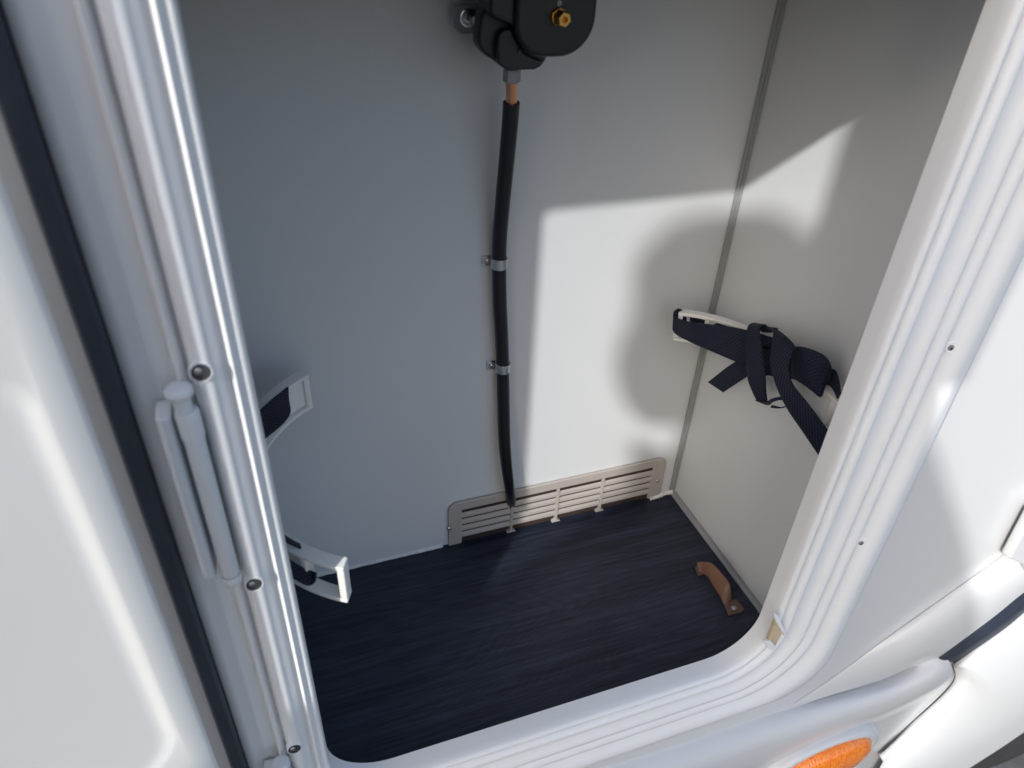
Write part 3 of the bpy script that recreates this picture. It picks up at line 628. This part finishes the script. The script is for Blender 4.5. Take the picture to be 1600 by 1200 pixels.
# ------------------------------------------------------------------ the photographer, behind the camera
M['skin'] = mat("skin", (.48, .30, .22), .55, var=(20, .06))
M['jacket'] = mat("navy_jacket", (.03, .04, .07), .8, bump=(200, .4), var=(10, .15))
M['trousers'] = mat("grey_trousers", (.08, .08, .09), .85, bump=(200, .4), var=(10, .15))
M['hair'] = mat("brown_hair", (.05, .03, .02), .6, bump=(150, .6), var=(60, .3))
M['phone'] = mat("black_phone", (.01, .01, .012), .2)
def skinned(name, joints, bones, mt, parent, root, sub=2):
    ks = list(joints); me = bpy.data.meshes.new(name)
    me.from_pydata([tuple(W(*joints[k][:3])) for k in ks], [(ks.index(a), ks.index(b)) for a, b in bones], [])
    o = bpy.data.objects.new(name, me); COL.objects.link(o); me.materials.append(mt)
    sk_ = o.modifiers.new('skin', 'SKIN'); sk_.use_smooth_shade = True; ss = o.modifiers.new('sub', 'SUBSURF'); ss.levels = ss.render_levels = sub
    for i, k in enumerate(ks):
        v = me.skin_vertices[0].data[i]; rr = joints[k][3]; v.radius = rr if isinstance(rr, tuple) else (rr, rr); v.use_root = (k == root)
    o.parent = parent; o.matrix_parent_inverse = parent.matrix_world.inverted(); return o
ps = empty('person', W(-.05, -.5, -1.5), 'photographer in a dark navy jacket and grey trousers bending over a phone', 'person')
J = dict(pel=(-.34, -.60, -.52, (.15, .10)), wai=(-.36, -.54, -.30, (.19, .10)), che=(-.355, -.48, -.04, (.19, .10)), nb=(-.36, -.41, .15, .075), nk=(-.38, -.36, .20, .055), hd=(-.395, -.31, .27, .07),
         hd2=(-.40, -.29, .34, .085), hd3=(-.40, -.285, .40, .07),
         ls=(-.61, -.42, .14, .062), le=(-.76, -.35, -.13, .062), lw=(-.15, -.13, -.10, .028), lp=(-.085, -.07, -.045, .034),
         tr=(-.265, -.40, .19, .070), sd=(-.57, -.46, -.12, .10), rs=(-.12, -.42, -.02, .058), re=(.06, -.34, -.26, .045), rwr=(.11, -.09, -.14, .028), rp=(.11, -.045, -.06, .034),
         lh=(-.43, -.60, -.60, .09), lk=(-.44, -.54, -1.02, .058), la=(-.44, -.62, -1.42, .04), lt=(-.45, -.46, -1.465, .035),
         rh=(-.25, -.60, -.60, .09), rk=(-.22, -.54, -1.02, .058), ra=(-.22, -.62, -1.42, .04), rt=(-.21, -.46, -1.465, .035))
B_ = [('pel', 'wai'), ('wai', 'che'), ('che', 'nb'), ('nb', 'nk'), ('nk', 'hd'), ('hd', 'hd2'), ('hd2', 'hd3'), ('che', 'ls'), ('ls', 'le'), ('le', 'lw'), ('lw', 'lp'), ('che', 'tr'), ('tr', 'rs'), ('rs', 're'), ('re', 'rwr'), ('rwr', 'rp'),
      ('pel', 'lh'), ('lh', 'lk'), ('lk', 'la'), ('la', 'lt'), ('pel', 'rh'), ('rh', 'rk'), ('rk', 'ra'), ('ra', 'rt')]
skinned('body', J, B_, M['skin'], ps, 'pel')
def grow(k, f): a = J[k]; r = a[3]; return (*a[:3], tuple(x*f for x in r) if isinstance(r, tuple) else r*f)
skinned('jacket', {k: grow(k, 1.40) for k in ('pel', 'wai', 'che', 'nb', 'ls', 'le', 'lw', 'tr', 'sd', 'rs', 're', 'rwr')},
        [('pel', 'wai'), ('wai', 'che'), ('che', 'nb'), ('nb', 'ls'), ('ls', 'le'), ('le', 'lw'), ('ls', 'sd'), ('sd', 'wai'), ('nb', 'tr'), ('tr', 'rs'), ('rs', 're'), ('re', 'rwr')], M['jacket'], ps, 'pel')
skinned('trousers', {k: grow(k, 1.25 if k != 'pel' else 1.1) for k in ('pel', 'lh', 'lk', 'la', 'rh', 'rk', 'ra')},
        [('pel', 'lh'), ('lh', 'lk'), ('lk', 'la'), ('pel', 'rh'), ('rh', 'rk'), ('rk', 'ra')], M['trousers'], ps, 'pel')
# hair cap, nose, ears, eyes
def blob(name, c, r, mt, parent, zcut=None):
    bm = bmesh.new(); bmesh.ops.create_uvsphere(bm, u_segments=24, v_segments=16, radius=1)
    for v in bm.verts: v.co = Vector((v.co.x*r[0], v.co.y*r[1], v.co.z*r[2]))
    if zcut is not None: bmesh.ops.delete(bm, geom=[v for v in bm.verts if v.co.z < zcut*r[2] and v.co.y > -.2*r[1]], context='VERTS')
    me = bpy.data.meshes.new(name); bm.to_mesh(me); bm.free(); o = link(name, me, mt)
    rt_ = Matrix.Rotation(R(-42), 3, 'Z')
    for v in me.vertices: v.co = rt_ @ (v.co + Vector((c[0]+.095, c[1]+.185, 0))) + W(-.40, -.29, c[2]+.07)
    o.parent = parent; o.matrix_parent_inverse = parent.matrix_world.inverted(); return o
blob('hair', (-.095, -.205, .30), (.104, .115, .112), M['hair'], ps, .05)
blob('shadow_hair', (-.150, -.20, .215), (.050, .05, .085), M['hair'], ps)  # added to widen the lower left of the head's shadow
blob('nose', (-.095, -.085, .225), (.013, .020, .024), M['skin'], ps)
for sx in (-1, 1):
    blob('ear', (-.095+sx*.088, -.20, .235), (.010, .018, .030), M['skin'], ps); blob('eye', (-.095+sx*.032, -.108, .250), (.013, .010, .009), M['rail'], ps)
blob('mouth', (-.095, -.108, .180), (.024, .010, .007), mat("lips", (.35, .12, .10), .5), ps)
# hands: fingers rooted in the palms
def finger(base, dirs, ln, r):
    p = Vector(base); jj = {'a': (*p, r)}; bb = []; last = 'a'
    for i, (d, l) in enumerate(zip(dirs, ln)):
        p = p + Vector(d).normalized()*l; k = 'bcd'[i]; jj[k] = (*p, r*(.95-.08*i)); bb.append((last, k)); last = k
    skinned('finger', jj, bb, M['skin'], ps, 'a', 2)
for k, (dx, l) in enumerate([(-.030, .034), (-.010, .040), (.010, .037), (.029, .029)]):
    finger((-.065, -.055, -.03+dx*.7), [(1, .6, .1), (.9, -.1, 0), (.5, -.6, 0)], [l*1.15, l*.8, l*.6], .0085)
    finger((.112, -.035, -.055+dx*.6), [(.3, .2, 1), (-.6, -.1, 1), (-1, -.35, .2)], [l, l*.7, l*.5], .0085)
finger((-.075, -.075, -.02), [(.5, -.1, 1), (1, .1, .6)], [.035, .03], .0095)
finger((.09, -.06, -.04), [(-.6, -.3, 1), (-.6, .1, 1)], [.035, .03], .0095)
ph = prism('phone', [Vector((0, 0, CZ)) - RF*.004 + RX*a + RD*b for a, b in ((-.022, -.018), (.128, -.018), (.128, .058), (-.022, .058))], -RF*.008, M['phone'], None, .003)
tag(ph, 'black phone held flat in the hands of the photographer', 'phone')
hb = box('shadow_card', (-.078, -.072, .02), (.13, -.060, .33), mat("grey_card", (.35, .35, .36), .7, var=(30, .05)), None, .002)  # added card behind the camera, keeps sun off the right wall and frame
tag(hb, 'thin grey card added out of view to shade the right wall', 'shadow_blocker')
